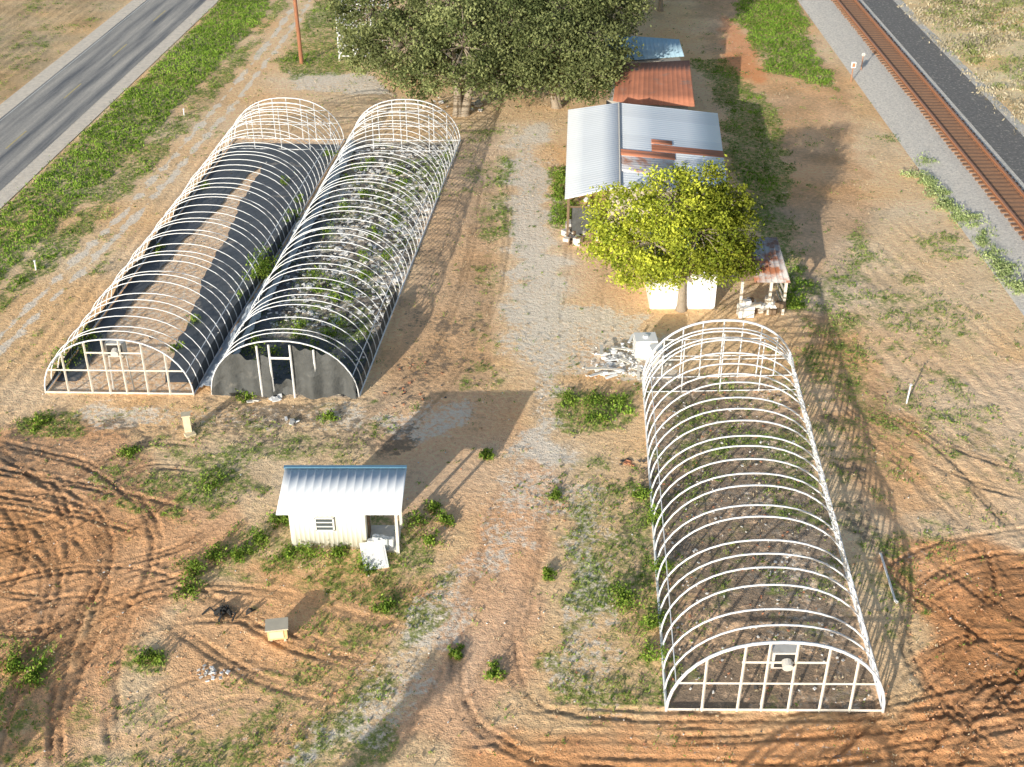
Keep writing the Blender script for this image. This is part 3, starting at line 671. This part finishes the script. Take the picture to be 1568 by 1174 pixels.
# ---------------------------------------------------------------- trees
tree('shade_tree',(7.9,50.9),1.9,[(6.4,50.5,3.6,1.6,1.1),(8.5,51.0,3.9,1.8,.8),(5.1,51.6,4.4,1.6,1.15),(7.3,51.8,5.1,1.8,1.1),(9.8,51.6,3.6,1.4,.6),(5.6,50.2,2.5,1.1,1.1),(10.2,51.0,2.6,1.1,.55),(8.7,52.4,5.5,1.2,.7),(4.3,51.2,3.2,.9,1.1),(7.1,50.0,2.5,.8,1.0),(9.0,50.1,2.8,.9,.75),(9.8,52.6,4.6,1.2,.55)],600,60,.085,(.16,.23,.03),(.72,.76,.10),.2,1,.5)  # last lobe value paints sunlit left and darker right into leaf colour
OA,OB=(.08,.115,.04),(.42,.46,.20)
tree('live_oak_tree',(-3.4,77.0),2.4,[(-6.8,78,4.2,2.9,.9),(-3.0,77,4.4,3.0,1),(0.2,78.5,4.7,3.0,.8),(-4.5,81.5,7.0,3.4,1),(-9.0,81.5,5.4,2.7,.9),(-.5,82.5,7.5,3.2,.9),(-1.2,75.9,3.0,1.8,.8),(-5.8,76.2,2.9,1.7,1),(-9.3,78.8,3.6,1.6,1)],950,60,.115,OA,OB,.3,3,.7)
tree('live_oak_tree',(3.2,78.5),2.4,[(2.2,77.0,4.0,2.7,.9),(4.8,78,3.9,2.7,.8),(5.0,75.8,2.9,1.8,.9),(3.3,82.0,6.6,3.2,1),(6.4,82.5,5.6,2.5,.8),(.8,76,2.9,1.5,.9)],720,60,.115,OA,OB,.24,2,.7)
tree('green_tree',(12,101),2.0,[(11.5,101,4.2,2.3),(9.5,102,3.6,1.8),(13.6,102,3.8,1.9)],230,60,.11,(.13,.26,.04),(.44,.58,.09),.2,1,.7)
tree('dark_oak_tree',(6,95),2.0,[(5,95,4,2.3),(8,96,4,2.3),(6.5,98,5.5,2.2)],260,50,.12,OA,OB,.2,1,.7)
tree('off_frame_tree',(-9.4,14.0),1.6,[(-9.4,14,3.0,.55),(-9.2,14.4,3.8,.45)],40,40,.09,OA,OB,.12,1,.35)  # unseen stand-in for a tall narrow thing, added for its diagonal shadow
tree('off_frame_tree',(-20.5,15.0),1.5,[(-20.5,15,2.7,1.1),(-19.6,15.8,2.2,.8)],90,40,.1,OA,OB,.12,1,.4)
tree('off_frame_tree',(-24.5,16.0),1.5,[(-24.5,16,2.9,1.2)],80,40,.1,OA,OB,.12,1,.4)
# ---------------------------------------------------------------- shrubs
GA,GB=(.08,.18,.025),(.38,.50,.09)
shrub('green_shrub',S(405,425),.6,1.4,1500,GA,GB)
for q,r_,h_ in (((1010,880),.3,.9),((970,925),.6,.6),((955,915),.4,.4),((998,1010),.35,.8),((1000,960),.3,.7),((1000,800),.3,.7),((985,760),.3,.5),((640,800),.4,.4),((660,830),.3,.3),((430,800),.3,.3),((400,830),.4,.3),((370,850),.3,.25),((480,850),.4,.3),((520,850),.3,.25),((440,852),.3,.25),((560,870),.3,.3),((290,905),.4,.35),((300,870),.4,.35),((330,850),.4,.25),((905,620),.5,.35),((875,612),.4,.3),((940,615),.4,.3),((920,640),.4,.25),((1215,470),.35,.8),((870,330),.5,.6),((855,300),.4,.5),((855,275),.35,.5),((745,700),.25,.25),((680,800),.25,.25),((100,560),.5,1.0),((120,545),.4,1.0),((140,520),.35,.8),((760,1030),.25,.2),((840,880),.2,.2),((20,1020),.4,.25),((50,1040),.3,.25),((60,650),.35,.3),((230,1010),.3,.2),((200,695),.3,.2),((330,740),.4,.2),((500,640),.3,.3),((380,608),.3,.3),((665,780),.3,.3),((700,1000),.2,.2),((590,930),.25,.2),((850,760),.2,.2)):
    shrub('weed_shrub',S(*q),r_,h_,420,GA,GB,.055)
for i in range(26):
    t=random.uniform(.1,.9);p=P2(t,random.uniform(-.8,.8),0);shrub('weed_shrub',(p.x,p.y),random.uniform(.2,.45),random.uniform(.3,.6),240,GA,GB,.055)
for i in range(12):
    t=random.uniform(.1,.95);p=P1(t,random.choice([-.88,.9,.9,.4]),0);shrub('weed_shrub',(p.x,p.y),random.uniform(.15,.35),random.uniform(.3,.6),220,GA,GB,.055)
for i in range(30):
    t=i/29;shrub('ballast_shrub',S(1405+t*175+random.uniform(-12,12),262+t*200+random.uniform(-14,14)),random.uniform(.3,.55),.3,340,(.22,.32,.10),(.64,.72,.36),.065)
# ---------------------------------------------------------------- utility pole, rack, signals
b=MB();x,y=S(462,97);b.tube([(x,y,-.3),(x-.08,y,5),(x-.15,y,10)],[.15,.13,.11],10,0);b.box((x-.15,y,9.4),(2.4,.1,.12),0,0)
for d in (-1.1,-.4,.4,1.1): b.tube([(x-.15+d,y,9.46),(x-.15+d,y,9.65)],.05,8,1)
b.obj('utility_pole',[simple('pole_wood',(.34,.15,.08),.8,.3,2),CONC])
b=MB();x0_,y0_=S(520,93);x1_,_=S(588,93)
for lv in range(5):
    z=.35+lv*.75
    for yy in (y0_,y0_+2.5,y0_+5): b.beam((x0_,yy,z),(x1_,yy,z),.07)
    for xx in np.linspace(x0_,x1_,4): b.beam((xx,y0_,z),(xx,y0_+5,z),.05)
for xx in np.linspace(x0_,x1_,4):
    for yy in (y0_,y0_+2.5,y0_+5): b.beam((xx,yy,0),(xx,yy,3.7),.08)
for k in range(3): b.beam((x0_+k*1.06,y0_-.02,.35),(x0_+(k+1)*1.06,y0_-.02,1.85),.05)
b.obj('stacked_pipe_rack',[WHITE])
b=MB();x,y=S(1303,125);b.tube([(x,y,0),(x,y,1.3)],.04,8,0);b.box((x,y,1.2),(.3,.2,.4),0,1);b.box((x,y-.11,1.2),(.2,.02,.26),0,0);b.obj('railway_signal_box',[STEEL,WHITEP])
b=MB();x,y=S(1318,110);b.tube([(x,y,0),(x,y,1.3)],.035,8,0);b.tube([(x,y-.03,1.25),(x,y+.03,1.25)],.13,14,1);b.obj('railway_marker_sign',[STEEL,CONC])
for q,h in (((1388,617),.9),((55,413),.5),((282,178),.5)):
    x,y=S(*q);b=MB();b.tube([(x,y,-.1),(x+.03,y,h)],.035,6);b.box((x+.03,y,h),(.1,.1,.04));b.obj('marker_stake',[WHITEP])
x,y=S(289,662);b=MB();b.box((x,y,.42),(.28,.26,.84),.2,0);b.box((x,y,.86),(.36,.34,.05),.2,0);b.box((x+.1,y-.2,.05),(.4,.3,.1),.6,0);b.obj('wooden_post',[simple('pale_wood',(.7,.6,.42),.8,.3,6)])
a=S(1348,850);c=S(1370,922);b=MB();b.tube([(*a,.08),(*c,.08)],.04,8);b.tube([(*c,.08),(c[0]+.05,c[1]-.1,.08)],.05,8);b.obj('white_pipe',[WHITEP])
x,y=S(424,986);b=MB();b.box((x,y+.3,.32),(.62,.45,.42),.15,0);b.box((x,y+.3,.55),(.72,.55,.05),.15,1);b.box((x+.01,y+.06,.34),(.44,.03,.28),.15,2)
for dx in (-.22,.22): b.box((x+dx,y+.3,.06),(.08,.36,.12),.15,1)
b.obj('wooden_nest_box',[simple('pine_box',(.75,.52,.26),.7,.2,4),simple('box_lid',(.62,.55,.42),.7,.2,4),simple('box_front',(.85,.72,.45),.7,.2,4)])
x,y=S(350,945);b=MB()
for k in range(14):
    a0=random.uniform(0,3);xx=x+random.uniform(-.5,.6);yy=y+random.uniform(-.3,.3);l=random.uniform(.2,.5)
    b.tube([(xx,yy,.06),(xx+l*math.cos(a0)*.5,yy+l*math.sin(a0)*.5,.2),(xx+l*math.cos(a0+.7),yy+l*math.sin(a0+.7),.05)],.035,6)
b.obj('black_hose',[simple('rubber',(.03,.03,.03),.8,.2,5)])
# ---------------------------------------------------------------- debris
def debris(name,q0,q1,n,s,mats,hmax=.1,flat=.5,jit=.35):
    b=MB()
    for i in range(n):
        px_=random.triangular(q0[0],q1[0]);py_=random.triangular(q0[1],q1[1]);x,y=S(px_,py_);k=random.uniform(.4,1.2)*s
        b.box((x,y,random.uniform(.02,hmax)),(k,k*random.uniform(.4,1),k*flat*random.uniform(.4,1)),random.uniform(0,3),random.randrange(len(mats)),random.uniform(-.4,.4),random.uniform(-.4,.4),jit)
    return b.obj(name,mats)
debris('white_rubble_pile',(905,530),(990,580),90,.24,[WHITEP,CONC,WHITEP],.25,.6)
debris('white_rubble_pile',(890,530),(1035,595),130,.13,[WHITEP,CONC],.06,.5)
b=MB()
for i in range(34):
    x,y=S(random.uniform(905,1025),random.uniform(530,582));L_=random.uniform(.5,1.1)
    b.box((x,y,random.uniform(.06,.45)),(L_,random.uniform(.08,.16),.03),random.choice([0,.1,1.4,.6,2.6])+random.uniform(-.2,.2),random.randrange(2),random.uniform(-.15,.15),random.uniform(-.2,.2))
b.obj('white_boards_pile',[WHITEP,WOOD])
b=MB();x,y=S(988,553);
b.box((x,y+.4,.55),(.95,.8,.9),.05,0);b.box((x,y+.4,.05),(1.05,.9,.1),.05,1);b.tube([(x,y+.4,1.0),(x,y+.4,1.08)],.12,10,0)
for k in range(4): b.box((x,y+.4,.2+.24*k),(1.0,.85,.03),.05,2)
b.obj('white_storage_tank',[WHITEP,WOOD,CONC])
b=MB();x,y=S(1005,566);b.box((x,y+.3,.45),(.5,.5,.9),.2,0);b.box((x,y+.3,.93),(.56,.56,.05),.2,0);b.box((x+.02,y+.03,.5),(.35,.02,.6),.2,1);b.obj('white_cabinet',[WHITEP,CONC])
debris('white_scrap',(380,600),(455,625),9,.4,[WHITEP,CONC],.12,.3);debris('white_scrap',(430,640),(460,658),8,.25,[WHITEP,CONC],.1,.4)
debris('white_scrap',(300,1018),(350,1045),40,.13,[WHITEP,CONC],.08,.5)
debris('junk_pile',(885,305),(925,350),22,.3,[WOOD,WHITEP,WOODD],.2,.6)
debris('boards_pile',(640,150),(760,180),26,.5,[WHITEP,WOOD,CONC],.2,.4)
LG=simple('pale_litter',(.76,.74,.70),.8,.2,4);LD=simple('dark_litter',(.10,.09,.08),.8,.3,4);LR=simple('clay_litter',(.50,.22,.12),.8,.3,4);CL=simple('soil_clod',(.60,.34,.19),.95,.3,4)
def litter(name,P,n,s,mats,t0=.02,t1=.97,hz=.04):
    b=MB()
    for i in range(n):
        p=P(random.uniform(t0,t1),random.uniform(-.93,.93),.05);k=random.uniform(.3,1)*s
        b.box(p,(k,k*random.uniform(.3,1),hz+.05*random.random()*k),random.uniform(0,3),random.randrange(len(mats)),random.uniform(-.3,.3),random.uniform(-.3,.3),.5)
    b.obj(name,mats)
litter('bench_litter',P2,1600,.40,[LG,LG,LG,LD,LD],.2)
litter('bench_litter',P2,160,.2,[LG,LD],.0,.25)
litter('bench_litter',P3,500,.14,[LG,LG,LD,LD,LR],hz=.03)
litter('bench_litter',P1,40,.2,[LG,LD])
b=MB()
for i in range(420):
    px_=random.uniform(0,1500);py_=random.uniform(600,1170);x,y=S(px_,py_);k=random.uniform(.03,.08)
    b.box((x,y,.02),(k,k*.7,k*.6),random.uniform(0,3),random.randrange(4),random.uniform(-.4,.4),0,.5)
b.obj('scattered_stones',[LG,LG,LR,LD])
b=MB()
for i in range(600):
    if i<330: x,y=S(random.uniform(1390,1620),random.uniform(850,1190))
    else: x,y=S(random.uniform(-30,300),random.uniform(680,1100))
    k=random.uniform(.03,.08)
    b.box((x,y,k*.2),(k,k*.8,k*.7),random.uniform(0,3),0,random.uniform(-.6,.6),random.uniform(-.6,.6),.5)
b.obj('soil_clods',[CL])
debris('clay_pot_shards',(570,545),(690,630),34,.11,[LR,LR,LD],.04,.5);debris('clay_pot_shards',(945,700),(990,715),12,.2,[LR,LD],.06,.4)
# ---------------------------------------------------------------- light & camera
EL=math.radians(14.4);dirh=Vector((.46,.888)).normalized()
d=Vector((dirh.x*math.cos(EL),dirh.y*math.cos(EL),-math.sin(EL)))
s=bpy.data.lights.new('sun','SUN');s.energy=5;s.angle=math.radians(.5);s.color=(1,.95,.85)
so=link(bpy.data.objects.new('sun',s));so.rotation_euler=d.to_track_quat('-Z','Y').to_euler()
wd=bpy.data.worlds.new('World');scene.world=wd;wd.use_nodes=True;nt=wd.node_tree
sk=nt.nodes.new('ShaderNodeTexSky');sk.sky_type='NISHITA';sk.sun_disc=False;sk.sun_elevation=EL;sk.sun_rotation=math.atan2(-dirh.x,-dirh.y);sk.dust_density=1.5
nt.links.new(sk.outputs[0],nt.nodes['Background'].inputs[0]);nt.nodes['Background'].inputs[1].default_value=.145
c=bpy.data.cameras.new('camera');co=link(bpy.data.objects.new('camera',c));co.location=(0,0,H);co.rotation_euler=(math.pi/2-PITCH,0,0)
c.sensor_width=36;c.lens=F/1568*36;c.clip_end=8000;scene.camera=co
scene.view_settings.view_transform='Standard';scene.view_settings.look='None';scene.view_settings.exposure=0
